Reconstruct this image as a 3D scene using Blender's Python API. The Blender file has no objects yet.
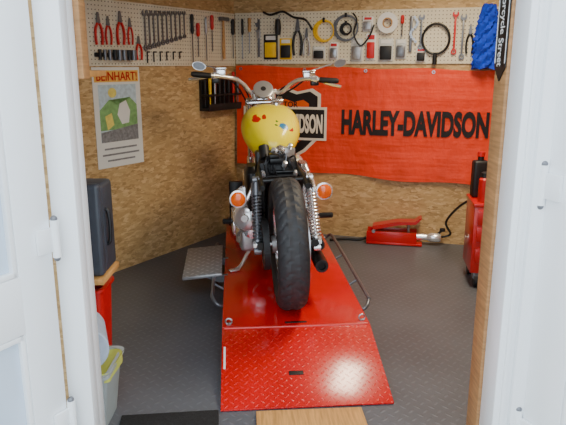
import bpy, bmesh, math, random
from mathutils import Vector, Matrix
random.seed(7)
C = bpy.context.scene.collection
R = math.radians
PI = math.pi
# ------------------------------------------------------------------ camera model (metres, shed floor is z=0)
PT = R(13.8); FP = 600.0; HC = 1.28
def ray(u, v):
    t = (v-212.5)/FP
    return Vector(((u-283)/FP, math.cos(PT)-t*math.sin(PT), -(math.sin(PT)+t*math.cos(PT))))
def at_y(u, v, y):
    r = ray(u, v); return Vector((0,0,HC)) + r*(y/r.y)
def at_z(u, v, z):
    r = ray(u, v); return Vector((0,0,HC)) + r*((z-HC)/r.z)

# ------------------------------------------------------------------ materials
def lin(c):
    return tuple(((x/255)/12.92 if x/255 <= .04045 else ((x/255+.055)/1.055)**2.4) for x in c)
class NT:
    def __init__(s, name):
        s.m = bpy.data.materials.new(name); s.m.use_nodes = True
        s.t = s.m.node_tree; s.b = s.t.nodes['Principled BSDF']
    def n(s, typ, ins=None, **kw):
        nd = s.t.nodes.new(typ)
        for k, v in kw.items(): setattr(nd, k, v)
        for k, v in (ins or {}).items(): s.set(nd.inputs[k], v)
        return nd
    def set(s, sock, v):
        if isinstance(v, bpy.types.NodeSocket): s.t.links.new(v, sock)
        else: sock.default_value = v
    def M(s, op, a, b=None, c=None):
        nd = s.t.nodes.new('ShaderNodeMath'); nd.operation = op
        s.set(nd.inputs[0], a)
        if b is not None: s.set(nd.inputs[1], b)
        if c is not None: s.set(nd.inputs[2], c)
        return nd.outputs[0]
    def coord(s, scale=(1,1,1), rot=(0,0,0)):
        tc = s.n('ShaderNodeTexCoord')
        mp = s.n('ShaderNodeMapping', {'Vector': tc.outputs['Object'], 'Scale': scale, 'Rotation': rot})
        return mp.outputs[0]
    def noise(s, vec, scale, detail=3, rough=.5):
        return s.n('ShaderNodeTexNoise', {'Vector': vec, 'Scale': scale, 'Detail': detail, 'Roughness': rough}).outputs['Fac']
    def ramp(s, fac, stops):
        nd = s.n('ShaderNodeValToRGB', {'Fac': fac}); e = nd.color_ramp.elements
        while len(e) < len(stops): e.new(.5)
        for el, (p, c) in zip(e, stops): el.position = p; el.color = (*c, 1)
        return nd.outputs[0]
    def mix(s, f, a, b):
        nd = s.n('ShaderNodeMix', data_type='RGBA')
        s.set(nd.inputs[0], f)
        s.set(nd.inputs[6], a if isinstance(a, bpy.types.NodeSocket) else (*a, 1))
        s.set(nd.inputs[7], b if isinstance(b, bpy.types.NodeSocket) else (*b, 1))
        return nd.outputs[2]
    def bump(s, h, strength=.5, dist=.002):
        s.set(s.b.inputs['Normal'], s.n('ShaderNodeBump', {'Height': h, 'Strength': strength, 'Distance': dist}).outputs[0])
    def P(s, **kw):
        for k, v in kw.items():
            k = k.replace('_', ' ')
            s.set(s.b.inputs[k], (*v, 1) if isinstance(v, tuple) and len(v) == 3 else v)
        return s.m
def mat(name, rgb, rough=.5, metal=0., var=.12, ns=25, bump=0., coat=0., bscale=6, bdist=.002):
    t = NT(name); c = lin(rgb)
    f = t.noise(t.coord(), ns)
    a = tuple(x*(1-var) for x in c); b = tuple(min(1, x*(1+var)) for x in c)
    t.P(Base_Color=t.ramp(f, [(.3, a), (.7, b)]), Roughness=rough, Metallic=metal)
    if coat: t.P(Coat_Weight=coat, Coat_Roughness=.08)
    if bump: t.bump(t.noise(t.coord(), ns*bscale), bump, bdist)
    return t.m
def lozenge(t, scale):
    v = t.coord((scale,)*3, (0, 0, R(45)))
    sp = t.n('ShaderNodeSeparateXYZ', {0: v})
    x, y = sp.outputs[0], sp.outputs[1]
    fx, fy = t.M('FLOOR', x), t.M('FLOOR', y)
    par = t.M('FLOORED_MODULO', t.M('ADD', fx, fy), 2.0)
    lx = t.M('SUBTRACT', t.M('SUBTRACT', x, fx), .5); ly = t.M('SUBTRACT', t.M('SUBTRACT', y, fy), .5)
    ip = t.M('SUBTRACT', 1.0, par)
    a = t.M('ADD', t.M('MULTIPLY', lx, ip), t.M('MULTIPLY', ly, par))
    b = t.M('ADD', t.M('MULTIPLY', ly, ip), t.M('MULTIPLY', lx, par))
    d = t.M('ADD', t.M('POWER', t.M('ABSOLUTE', t.M('DIVIDE', a, .45)), 2.0), t.M('POWER', t.M('ABSOLUTE', t.M('DIVIDE', b, .15)), 2.0))
    return t.M('MAXIMUM', t.M('SUBTRACT', 1.0, d), 0.0)
def plate(name, rgb, scale, rough, metal=0., lift=.15, bs=.8, dist=.002, coat=0., cr=.15):
    t = NT(name); c = lin(rgb); h = lozenge(t, scale)
    n = t.noise(t.coord(), 3.0, 4)
    base = t.ramp(n, [(.3, tuple(x*.85 for x in c)), (.7, tuple(min(1, x*1.12) for x in c))])
    hi = tuple(min(1, x*(1+lift)+lift*.04) for x in c)
    t.P(Base_Color=t.mix(t.M('MULTIPLY', h, .8), base, hi), Metallic=metal,
        Roughness=t.M('ADD', t.M('MULTIPLY', n, .15), rough-.07))
    if coat: t.P(Coat_Weight=coat, Coat_Roughness=cr)
    t.bump(h, bs, dist)
    return t.m
def osb(name):
    t = NT(name)
    def layer(rot, sc):
        v = t.coord(sc, rot)
        w = t.noise(v, .7, 2)
        vv = t.n('ShaderNodeVectorMath', {0: v, 1: t.n('ShaderNodeCombineXYZ', {0: w, 1: w, 2: w}).outputs[0]}, operation='ADD').outputs[0]
        return t.n('ShaderNodeTexVoronoi', {'Vector': vv, 'Scale': 1.0, 'Randomness': 1.0}).outputs['Color']
    l1 = layer((0, R(20), 0), (20, 1, 60)); l2 = layer((0, R(75), 0), (21, 1, 64)); l3 = layer((0, R(-35), 0), (24, 1, 66))
    sel = t.n('ShaderNodeSeparateColor', {0: l3})
    g1 = t.n('ShaderNodeSeparateColor', {0: l1}).outputs[0]; g2 = t.n('ShaderNodeSeparateColor', {0: l2}).outputs[1]
    k = t.M('GREATER_THAN', sel.outputs[2], .5)
    f = t.M('ADD', t.M('MULTIPLY', g1, k), t.M('MULTIPLY', g2, t.M('SUBTRACT', 1.0, k)))
    fine = t.noise(t.coord((60, 1, 60)), 1.0, 4)
    f = t.M('ADD', t.M('MULTIPLY', f, .68), t.M('MULTIPLY', fine, .32))
    t.P(Base_Color=t.ramp(f, [(.06, lin((148, 116, 72))), (.30, lin((182, 148, 98))), (.62, lin((198, 164, 113))), (.94, lin((222, 192, 144)))]), Roughness=.55)
    t.bump(f, .2, .002)
    return t.m
def timber(name, rgb, sc=(3, 3, 40)):
    t = NT(name); c = lin(rgb)
    f = t.noise(t.coord(sc), 3.0, 5)
    t.P(Base_Color=t.ramp(f, [(.3, tuple(x*.7 for x in c)), (.7, tuple(min(1, x*1.15) for x in c))]), Roughness=.6)
    t.bump(f, .2, .001)
    return t.m
def pegmat(name):
    t = NT(name)
    sp = t.n('ShaderNodeSeparateXYZ', {0: t.coord((40, 40, 40))})
    fx = t.M('SUBTRACT', t.M('FRACT', sp.outputs[0]), .5); fz = t.M('SUBTRACT', t.M('FRACT', sp.outputs[2]), .5)
    d = t.M('SQRT', t.M('ADD', t.M('MULTIPLY', fx, fx), t.M('MULTIPLY', fz, fz)))
    hole = t.M('LESS_THAN', d, .15)
    n = t.noise(t.coord(), 4)
    base = t.ramp(n, [(.3, lin((218, 209, 184))), (.7, lin((236, 228, 206)))])
    t.P(Base_Color=t.mix(hole, base, lin((90, 76, 58))), Roughness=.55)
    return t.m
def clothmat(name, base):
    t = NT(name)
    n1 = t.noise(t.coord((3, 1, 1.2)), 2.0, 5, .6); n2 = t.noise(t.coord((1, 1, 9)), 1.2, 3)
    n3 = t.noise(t.coord((2, 1, 2), (0, R(50), 0)), 2.6, 4)
    t.P(Base_Color=t.ramp(n1, [(.3, tuple(x*.86 for x in base)), (.7, tuple(min(1, x*1.1) for x in base))]), Roughness=.5)
    t.set(t.b.inputs['Specular IOR Level'], .3)
    t.bump(t.M('ADD', t.M('ADD', n1, n2), n3), .5, .035)
    return t.m
m_osb = osb('osb_board'); m_peg = pegmat('perforated_board')
m_timber = timber('timber', (178, 132, 86)); m_plank = timber('pale_plank', (216, 160, 92), (40, 3, 3))
m_floor = plate('floor_plate', (90, 93, 99), 26, .45, lift=.25, bs=.45, dist=.002)
m_ramp = plate('red_plate', (205, 8, 12), 36, .26, lift=.35, bs=.85, dist=.002, coat=1., cr=.18)
m_deck = mat('red_paint', (202, 8, 12), .22, 0, .12, 4, coat=.6)
m_alu = plate('aluminium_plate', (165, 168, 172), 26, .35, .5, lift=.9, bs=1., dist=.004)
m_white = mat('white_plastic', (247, 250, 253), .3, 0, .02, 3)
m_glass = mat('pale_panel', (196, 212, 230), .1, 0, .03, 3)
m_chrome = mat('chrome', (240, 241, 244), .14, .9, .03)
m_bright = mat('bright_chrome', (245, 246, 248), .2, .72, .03)
m_steel = mat('brushed_steel', (178, 180, 186), .32, .9, .1, 60)
m_dsteel = mat('dark_steel', (120, 122, 128), .35, .6, .1, 60)
m_alloy = mat('grey_alloy', (175, 175, 177), .36, .7, .12, 50)
m_black = mat('black_paint', (16, 16, 18), .35, 0, .2)
m_blackp = mat('black_plastic', (24, 24, 27), .5, 0, .2)
m_rubber = mat('tyre_rubber', (44, 44, 47), .6, 0, .25, 40, bump=.2)
m_grip = mat('grip_rubber', (20, 20, 22), .6)
m_red = mat('red_plastic', (205, 14, 16), .4, 0, .1)
m_redp = mat('red_enamel', (196, 12, 14), .3, 0, .1, 8, coat=.3)
m_yellow = mat('yellow_plastic', (248, 200, 10), .45)
m_banner = clothmat('orange_cloth', (.84, .056, .014))
m_bblack = mat('banner_black', (20, 13, 13), .6)
m_cream = mat('banner_cream', (240, 232, 214), .6, 0, .04)
m_borange = mat('shield_orange', (238, 96, 20), .6, 0, .04)
m_case = mat('case_grey', (60, 66, 76), .45, 0, .12, 12)
m_paper = mat('poster_paper', (230, 230, 224), .55, 0, .04, 5)
m_pgreen = mat('print_green', (130, 175, 110), .6, 0, .2, 40)
m_pblue = mat('print_blue', (190, 210, 220), .6, 0, .15, 40)
m_pyel = mat('print_yellow', (232, 214, 110), .6, 0, .1, 40)
m_pband = mat('print_band', (240, 192, 90), .6, 0, .06, 40)
m_pgrey = mat('print_grey', (130, 130, 132), .6, 0, .3, 60)
m_pred = mat('print_red', (200, 18, 16), .55, 0, .05)
m_lensO = mat('orange_lens', (255, 100, 10), .15, 0, .1, 60, coat=.5)
m_mat = mat('doormat_black', (26, 26, 28), .9, 0, .5, 120, bump=.8)
m_blue = mat('blue_microfibre', (20, 60, 200), .9, 0, .3, 40, bump=.8)
m_bin = mat('bin_grey', (160, 168, 168), .45, 0, .06, 8)
m_bag = mat('yellow_bag', (200, 206, 100), .5, 0, .1, 20)
m_roll = mat('paper_blue_grey', (178, 190, 208), .8, 0, .08, 30)
m_card = mat('clear_pack', (210, 213, 211), .25, 0, .1, 20)
m_pwhite = mat('white_print', (240, 240, 238), .5, 0, .02)
m_ground = mat('concrete', (160, 158, 152), .85, 0, .12, 12, bump=.3)
m_ceil = mat('ceiling_board', (120, 98, 70), .8, 0, .08, 6)
m_wood_h = mat('wood_handle', (190, 140, 80), .5, 0, .15, 40)

# ------------------------------------------------------------------ mesh builder
def catmull(pts, n=8, closed=False):
    p = [Vector(q) for q in pts]; out = []; L = len(p)
    for i in range(L if closed else L-1):
        if closed: a, b, c, d = p[i-1], p[i], p[(i+1) % L], p[(i+2) % L]
        else: a, b, c, d = p[max(i-1, 0)], p[i], p[i+1], p[min(i+2, L-1)]
        for k in range(n):
            t = k/n
            out.append(.5*((2*b)+(c-a)*t+(2*a-5*b+4*c-d)*t*t+(3*b-a-3*c+d)*t**3))
    if not closed: out.append(p[-1])
    return out
class MB:
    def __init__(s): s.bm = bmesh.new()
    def box(s, c, sz, rot=None, bev=0., seg=2):
        M = Matrix.Translation(Vector(c))
        if rot: M = M @ (Matrix.Rotation(rot[2], 4, 'Z') @ Matrix.Rotation(rot[1], 4, 'Y') @ Matrix.Rotation(rot[0], 4, 'X'))
        M = M @ Matrix.Diagonal((*sz, 1))
        vs = bmesh.ops.create_cube(s.bm, size=1, matrix=M)['verts']
        if bev:
            es = list({e for v in vs for e in v.link_edges})
            bmesh.ops.bevel(s.bm, geom=es, offset=bev, segments=seg, affect='EDGES', profile=.5)
        return s
    def loft(s, rings, caps=True, closed=False):
        rv = [[s.bm.verts.new(p) for p in r] for r in rings]
        n = len(rv[0]); k = len(rv)
        for i in range(k if closed else k-1):
            a, b = rv[i], rv[(i+1) % k]
            for j in range(n): s.bm.faces.new((a[j], a[(j+1) % n], b[(j+1) % n], b[j]))
        if caps and not closed:
            s.bm.faces.new(rv[0][::-1]); s.bm.faces.new(rv[-1])
        return s
    def tube(s, pts, r, n=10, closed=False):
        p = [Vector(q) for q in pts]; L = len(p)
        rr = r if isinstance(r, (list, tuple)) else [r]*L
        T = []
        for i in range(L):
            if closed: d = p[(i+1) % L]-p[i-1]
            else: d = p[min(i+1, L-1)]-p[max(i-1, 0)]
            T.append(d.normalized())
        up = Vector((0, 0, 1)) if abs(T[0].z) < .9 else Vector((1, 0, 0))
        N = (up - T[0]*up.dot(T[0])).normalized(); rings = []
        for i in range(L):
            if i: N = (N - T[i]*N.dot(T[i])).normalized()
            B = T[i].cross(N)
            rings.append([p[i]+(N*math.cos(2*PI*j/n)+B*math.sin(2*PI*j/n))*rr[i] for j in range(n)])
        return s.loft(rings, True, closed)
    def lathe(s, prof, o=(0, 0, 0), ax=(0, 0, 1), n=28, closed=False):
        q = Vector((0, 0, 1)).rotation_difference(Vector(ax).normalized()).to_matrix(); o = Vector(o)
        rings = [[o+q @ Vector((max(r, 1e-4)*math.cos(2*PI*j/n), max(r, 1e-4)*math.sin(2*PI*j/n), h)) for j in range(n)] for r, h in prof]
        return s.loft(rings, not closed, closed)
    def cyl(s, a, b, r, n=16):
        return s.tube([a, b], r, n)
    def ball(s, c, r, u=16, v=10):
        r = r if isinstance(r, (list, tuple)) else (r, r, r)
        bmesh.ops.create_uvsphere(s.bm, u_segments=u, v_segments=v, radius=1, matrix=Matrix.Translation(Vector(c)) @ Matrix.Diagonal((*r, 1)))
        return s
    def prism(s, poly, h, M=Matrix()):       # polygon in local xy, extruded from z=0 to z=h
        a = [s.bm.verts.new(M @ Vector((x, y, 0))) for x, y in poly]; b = [s.bm.verts.new(M @ Vector((x, y, h))) for x, y in poly]
        n = len(a); s.bm.faces.new(a[::-1]); s.bm.faces.new(b)
        for i in range(n): s.bm.faces.new((a[i], a[(i+1) % n], b[(i+1) % n], b[i]))
        return s
    def ringplate(s, c, r0, r1, h, M=Matrix(), n=20):
        c = Vector((c[0], c[1], 0))
        pts = lambda r, z: [M @ (c+Vector((r*math.cos(2*PI*j/n), r*math.sin(2*PI*j/n), z))) for j in range(n)]
        return s.loft([pts(r0, 0), pts(r1, 0), pts(r1, h), pts(r0, h)], False, True)
    def build(s, name, m, parent=None, sub=0, ang=38, loc=None, rz=0):
        bmesh.ops.recalc_face_normals(s.bm, faces=s.bm.faces)
        me = bpy.data.meshes.new(name); s.bm.to_mesh(me); s.bm.free()
        for p in me.polygons: p.use_smooth = True
        me.set_sharp_from_angle(angle=R(ang))
        me.materials.append(m)
        o = bpy.data.objects.new(name, me); C.objects.link(o); o.parent = parent
        if loc is not None: o.location = loc
        o.rotation_euler.z = rz
        if sub:
            md = o.modifiers.new('sub', 'SUBSURF'); md.levels = sub; md.render_levels = sub
        return o
XZ = Matrix(((1, 0, 0, 0), (0, 0, 1, 0), (0, 1, 0, 0), (0, 0, 0, 1)))      # 2d (x, z), extrusion along +y
YZ = Matrix(((0, 0, 1, 0), (1, 0, 0, 0), (0, 1, 0, 0), (0, 0, 0, 1)))      # 2d (y, z), extrusion along +x
def tag(o, label, cat, group=None):
    o['label'] = label; o['category'] = cat
    if group: o['group'] = group
    return o
def thing(name, label, cat, loc=(0, 0, 0), rz=0, group=None):
    o = bpy.data.objects.new(name, None); C.objects.link(o); o.empty_display_size = .05
    o.location = loc; o.rotation_euler.z = rz
    return tag(o, label, cat, group)
def struct(o): o['kind'] = 'structure'; return o
def lettering(name, body, m, parent, M, width, height, bold=0., wave=None, y0=0):
    cu = bpy.data.curves.new(name, 'FONT'); cu.body = body; cu.size = 1; cu.offset = bold; cu.resolution_u = 4
    t = bpy.data.objects.new('tmp', cu); C.objects.link(t)
    dg = bpy.context.evaluated_depsgraph_get(); me = bpy.data.meshes.new_from_object(t.evaluated_get(dg))
    bpy.data.objects.remove(t)
    xs = [v.co.x for v in me.vertices]; ys = [v.co.y for v in me.vertices]
    x0, x1, ya, yb = min(xs), max(xs), min(ys), max(ys)
    for v in me.vertices:
        p = M @ Vector(((v.co.x-(x0+x1)/2)/(x1-x0)*width, (v.co.y-(ya+yb)/2)/(yb-ya)*height, 0))
        if wave: p.y += wave(p.x, p.z)
        v.co = p
    me.name = name; me.materials.clear(); me.materials.append(m)
    o = bpy.data.objects.new(name, me); C.objects.link(o); o.parent = parent
    return o

# ------------------------------------------------------------------ room shell
CX, CY = -.365, 4.70
AL, AB = R(57), R(-16)
class Wall:
    def __init__(s, rz):
        s.rz = rz; s.o = Vector((CX, CY, 0)); s.ex = Vector((math.cos(rz), math.sin(rz), 0)); s.ey = Vector((-math.sin(rz), math.cos(rz), 0))
    def hit(s, u, v, out=.02):
        r = ray(u, v); c = Vector((0, 0, HC)); o = s.o - s.ey*out
        k = (o-c).dot(s.ey)/r.dot(s.ey); p = c+r*k
        return (p-s.o).dot(s.ex), p.z
    def pt(s, a, z, out=0): return s.o+s.ex*a-s.ey*out+Vector((0, 0, z))
LW, BW = Wall(AL), Wall(AB)
def shell(name, W, a0, a1, z0, z1, th=.06):
    return struct(MB().box(((a0+a1)/2, th/2, (z0+z1)/2), (a1-a0, th, z1-z0)).build(name, m_osb, loc=W.o, rz=W.rz))
shell('wall_left', LW, -3.6, .06, 0, 2.3); shell('wall_back', BW, 0, 2.72, 0, 2.3)
pL = LW.pt(-3.55, 0); pR = BW.pt(2.68, 0)
struct(MB().box((0, .03, 1.15), (2.3, .06, 2.3)).build('wall_right', m_osb, loc=(pR.x+.0, 2.85, 0), rz=R(-90)))
struct(MB().box((-1.50, .05, 1.15), (1.66, .1, 2.3)).build('wall_front', m_osb, loc=(0, 1.75, 0)))
struct(MB().box((1.47, .05, 1.15), (1.5, .1, 2.3)).build('wall_front', m_osb, loc=(0, 1.73, 0)))
struct(MB().box((0, .05, 2.18), (1.36, .1, .24)).build('wall_front', m_osb, loc=(0, 1.75, 0)))
foot = [(-2.42, 1.6), (2.26, 1.6), (2.26, 4.0), (CX, CY+.04), (CX-.04, CY+.02)]
struct(MB().prism(foot, .08).build('floor', m_floor, loc=(0, 0, -.08)))
struct(MB().prism(foot, .05).build('ceiling', m_ceil, loc=(0, 0, 2.3)))
struct(MB().box((0, -1.2, -.2), (8, 5.5, .1)).build('ground', m_ground))
# door frame
struct(MB().box((-.6325, 1.71, 1.0), (.075, .06, 2.1), bev=.006).box((-.619, 1.77, 1.0), (.040, .06, 2.1), bev=.004).build('trim_1', m_white))
struct(MB().box((.679, 1.66, 1.0), (.098, .112, 2.1), bev=.006).box((.70, 1.598, 1.0), (.05, .02, 2.1), bev=.004).box((.655, 1.602, 1.0), (.012, .012, 2.1), bev=.003).build('trim_2', m_white))
struct(MB().box((.664, 1.765, 1.0), (.084, .095, 2.1), bev=.004).build('trim_3', m_timber))
struct(MB().box((-.615, 1.835, 1.67), (.062, .06, .86), bev=.003).build('trim_4', m_timber))
def door(name, hinge, ang, sy, stile):
    rt = bpy.data.objects.new(name, None); C.objects.link(rt); rt.location = hinge; rt.rotation_euler.z = ang; struct(rt)
    W = .64
    f = MB()
    f.box((stile/2, 0, 1.0), (stile, .06, 1.96), bev=.006).box((W-.06, 0, 1.0), (.12, .06, 1.96), bev=.006)
    for z0, z1 in ((.02, .2), (.55, .72), (1.82, 1.98)): f.box((W/2, 0, (z0+z1)/2), (W-.1, .058, z1-z0), bev=.005)
    f.build('leaf_frame', m_white, rt)
    MB().box((W/2, 0, 1.27), (W-.2, .024, 1.16)).build('upper_panel', m_glass, rt)
    MB().box((W/2, 0, .375), (W-.2, .03, .37)).build('lower_panel', m_glass, rt)
    b = MB()
    for z0, z1 in ((.2, .55), (.72, 1.82)):
        for z in (z0+.008, z1-.008): b.box((W/2, sy*.018, z), (W-stile-.12, .02, .016), bev=.003)
        for x in (stile+.008, W-.128): b.box((x, sy*.018, (z0+z1)/2), (.016, .02, z1-z0), bev=.003)
    b.build('glazing_bead', m_white, rt)
    for z in (.23, .80 if sy > 0 else .965, 1.75):
        h = MB().cyl((-.008, sy*.038, z-.055), (-.008, sy*.038, z+.055), .012).box((.028, sy*.036, z), (.05, .010, .07), bev=.002)
        h.build('hinge', m_white, rt)
        for s in (-1, 1): MB().ball((-.008, sy*.038, z+s*.058), .010).build('hinge_cap', m_dsteel, rt)
door('door_1', (-.685, 1.655, 0), R(-120), 1, .115)
door('door_2', (.738, 1.60, 0), R(-66), -1, .13)

# ------------------------------------------------------------------ pegboards
def peg(W, a0, a1, z0, z1, label):
    o = MB().box(((a0+a1)/2, -.006, (z0+z1)/2), (a1-a0, .012, z1-z0)).build('pegboard', m_peg, loc=W.o, rz=W.rz)
    tag(o, label, 'pegboard', 'perforated tool boards')
peg(LW, -1.75, -.012, 1.275, 1.65, 'cream perforated board on left wall above the poster, holding the spanner row')
peg(BW, .012, 2.3, 1.29, 1.655, 'cream perforated board on rear wall above the orange banner')
def wroot(name, label, cat, W, u, v, group=None, out=.012):
    a, z = W.hit(u, v, out)
    return thing(name, label, cat, W.pt(a, z, out), W.rz, group)
def pxm(W, u, v):                                                         # metres per pixel on the wall near a pixel
    a, z = W.hit(u, v); a2, z2 = W.hit(u, v+10); return (z-z2)/10
def spanner_bm(L, k):
    b = MB(); r = .014*k; w = .0065*k; M = Matrix.Translation((0, -.014, 0)) @ XZ
    pts = [(r*math.cos(t), r*math.sin(t)) for t in [R(50)-i*R(280)/14 for i in range(15)]]
    pts += [(-.45*r, r*.75), (-.42*r, -.1*r), (.42*r, -.1*r), (.45*r, r*.75)]
    b.prism(pts, .006, M)
    b.box((0, -.011, -L/2), (w*1.4, .005, L-1.6*r), bev=.0012)
    b.ringplate((0, -L), r*.5, r*.9, .008, M)
    b.cyl((0, 0, -L), (0, -.022, -L), .003, 8)
    return b
GS = 'chrome spanners hanging in a descending row'
ords = ['largest chrome spanner at left end of the descending row', 'second chrome spanner from the left in the descending row', 'third chrome spanner from the left in the descending row', 'fourth chrome spanner from the left in the descending row', 'fifth chrome spanner from the left in the descending row', 'sixth chrome spanner from the left in the descending row', 'seventh chrome spanner from the left in the descending row', 'eighth chrome spanner from the left in the descending row', 'ninth chrome spanner, next to last in the descending row', 'shortest chrome spanner at right end of the descending row']
for i in range(10):
    u = 144+i*4.4; v = 13; a, z = LW.hit(u, v)
    L = pxm(LW, u, v)*(35-i*1.3)
    o = spanner_bm(L, 1.5-i*.04).build('spanner', m_dsteel, loc=LW.pt(a, z, .012), rz=LW.rz); tag(o, ords[i], 'spanner', GS)
hk = ['leftmost black hex key under the chrome spanner row', 'second black hex key from the left under the spanner row', 'third black hex key from the left under the spanner row', 'fourth black hex key from the left under the spanner row', 'fifth black hex key from the left under the spanner row', 'rightmost black hex key under the chrome spanner row']
for i in range(6):
    a, z = LW.hit(147+i*6.5, 52); L = pxm(LW, 150, 52)*(11-i*.8)
    tag(MB().tube(catmull([(.022, -.010, 0), (.004, -.010, 0), (0, -.010, -.006), (0, -.010, -L)], 4), .0045, 6).build('hex_key', m_blackp, loc=LW.pt(a, z, .012), rz=LW.rz), hk[i], 'hex key', 'black hex keys under the spanner row')
def pliers(W, u, v, L, mh, label, group, k=1.):
    t = wroot('pliers', label, 'pliers', W, u, v, group)
    b = MB(); M = Matrix.Translation((0, -.016, 0)) @ XZ
    b.prism([(-.004*k, 0), (.004*k, 0), (.012*k, -L*.28), (.010*k, -L*.36), (-.010*k, -L*.36), (-.012*k, -L*.28)], .008, M); b.cyl((0, 0, -L*.3), (0, -.02, -L*.3), .006*k, 10)
    b.build('jaws', m_dsteel, t)
    for s in (-1, 1):
        MB().tube(catmull([(s*.006*k, -.012, -L*.34), (s*.018*k, -.012, -L*.5), (s*.022*k, -.012, -L*.75), (s*.017*k, -.012, -L)], 5), .0068*k, 8).build('handle', mh, t)
for i, (u, dv, lab) in enumerate([(96, 0, 'red handled pliers at far left of the left wall board'), (106, 4, 'second red handled pliers from the left end of the board'), (118, -1, 'third red handled pliers from the left end of the board'), (128, 6, 'fourth red handled pliers, next to the chrome spanner row')]):
    pliers(LW, u, 12+dv, pxm(LW, u, 12)*(33-dv), m_red, lab, 'red handled pliers on the left board', 1.15-.05*dv)
# socket rail
t = wroot('socket_rail', 'black socket rail with steel sockets under the red pliers', 'socket rail', LW, 114, 55)
MB().box((0, -.008, 0), (.30, .012, .024), bev=.003).build('rail', m_blackp, t)
for i in range(8):
    r = .010+.0012*i; x = -.13+i*.037
    MB().lathe([(r*.5, -.03), (r, -.03), (r, .03), (r*.5, .03)], (x, -.03, 0), (0, 0, 1), 14).build('socket', m_dsteel if i % 3 else m_blackp, t)
pliers(LW, 137, 36, pxm(LW, 137, 36)*24, m_red, 'small red handled pliers below the start of the spanner row', None)
def driver(W, u, v, L, mh, label, group=None, hr=.013):
    t = wroot('screwdriver', label, 'screwdriver', W, u, v, group)
    MB().lathe([(.004, 0), (hr*.8, -.004), (hr, -.02), (hr*.85, -L*.22), (hr, -L*.34), (hr*.55, -L*.4)], (0, -.016, 0), (0, 0, 1), 12).build('handle', mh, t)
    MB().cyl((0, -.016, -L*.38), (0, -.016, -L*.95), .0042, 8).box((0, -.016, -L*.97), (.009, .003, L*.06)).build('blade', m_dsteel, t)
SD = 'screwdrivers on the left board'
for u, v, n, mh, lab, hr in [(190, 14, 50, m_blackp, 'long black handled screwdriver right of the spanner row', .013), (196, 23, 34, m_red, 'red handled screwdriver beside the long black handled one', .014), (204, 17, 44, m_steel, 'steel handled screwdriver between two red handled ones', .010), (210, 15, 37, m_red, 'red handled screwdriver left of the hammer', .014), (231, 19, 40, m_blackp, 'black handled screwdriver right of the hammer near the corner', .014)]:
    driver(LW, u, v, pxm(LW, u, v)*n, mh, lab, SD, hr)
t = wroot('hammer', 'wooden handled hammer between screwdrivers near the wall corner', 'hammer', LW, 221, 19)
MB().box((0, -.02, 0), (.085, .024, .026), bev=.005).cyl((.04, -.02, 0), (.055, -.02, 0), .015).build('head', m_dsteel, t)
MB().tube([(0, -.02, .016), (0, -.02, -.08), (0, -.02, -.2), (0, -.02, -.28)], [.008, .009, .012, .011], 10).build('handle', m_wood_h, t)
t = wroot('tool_rack', 'black tool rack with small hand tools below the board in the corner', 'tool rack', LW, 216, 93, out=.0)
MB().box((0, -.012, .0), (.38, .024, .24), bev=.004).box((0, -.05, -.11), (.38, .08, .02), bev=.004).box((0, -.05, -.01), (.38, .08, .016), bev=.004).box((0, -.088, -.09), (.38, .006, .04), bev=.002).build('rack_body', m_blackp, t)
for i in range(14):
    x = -.175+i*.027; h = .06+.02*((i*5) % 4)
    MB().lathe([(.004, -.12), (.005, -.04), (.010, -.035), (.012, h), (.004, h+.004)], (x, -.045-.022*(i % 2), .03), (0, 0, 1), 10).build('tool_handle', [m_blackp, m_yellow, m_blackp, m_steel, m_red, m_blackp, m_dsteel][i % 7], t)
# rear board items
driver(BW, 243, 19, pxm(BW, 243, 18)*41, m_blackp, 'thin black handled screwdriver at left corner of the rear board', None, .010)
driver(BW, 250, 18, pxm(BW, 250, 16)*36, m_wood_h, 'wooden handled screwdriver left of the vernier caliper', None, .013)
t = wroot('caliper', 'steel vernier caliper hanging near left end of the rear board', 'caliper', BW, 259, 20)
MB().box((0, -.008, -.13), (.018, .005, .27), bev=.001).prism([(-.03, -.02), (.01, -.02), (.01, -.045), (-.02, -.05)], .005, Matrix.Translation((0, -.012, 0)) @ XZ).build('beam', m_dsteel, t)
MB().box((0, -.012, -.1), (.03, .008, .06), bev=.002).prism([(-.035, -.075), (.01, -.07), (.01, -.1), (-.025, -.08)], .005, Matrix.Translation((0, -.014, 0)) @ XZ).build('slider', m_alloy, t)
def pack(u, v, w, h, mb, mc, label, cat='package', d=.02):
    k = pxm(BW, u, v); t = wroot('blister_pack', label, cat, BW, u, v)
    w *= k; h *= k
    MB().box((0, -.005, 0), (w, .004, h), bev=.001).build('card', mc, t)
    MB().box((0, -.005-d/2, -h*.12), (w*.8, d, h*.6), bev=min(d, w*.8, h*.6)*.3).build('contents', mb, t)
    MB().box((0, -.009, h*.36), (w*.7, .003, h*.16)).build('header', m_pwhite if mc != m_pwhite else m_red, t)
pack(271, 47, 15, 25, m_yellow, m_blackp, 'black and yellow pack hanging left on the rear board beside the caliper')
pack(286, 49, 13, 21, m_blackp, m_yellow, 'yellow card pack with black contents next to the black and yellow pack')
pliers(BW, 298, 18, pxm(BW, 299, 20)*38, m_blackp, 'black handled pliers on the rear board left of the wire coils', None, 1.4)
pliers(BW, 307, 28, pxm(BW, 299, 20)*28, m_steel, 'bare steel pliers between black pliers and the yellow coil', None, 1.0)
def coil(u, v, r, m1, m2, label, turns=3):
    k = pxm(BW, u, v)*r; t = wroot('wire_coil', label, 'wire coil', BW, u, v)
    b = MB()
    for j in range(turns):
        b.tube([((k-.004*j)*math.cos(2*PI*i/28)+.003*j, -.012-.005*(j % 2), (k-.003*j)*math.sin(2*PI*i/28)) for i in range(28)], .0038, 6, True)
    b.build('coil', m1, t)
    MB().box((0, -.014, k*.98), (.016, .02, .03), bev=.003).build('tie', m2, t)
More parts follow.
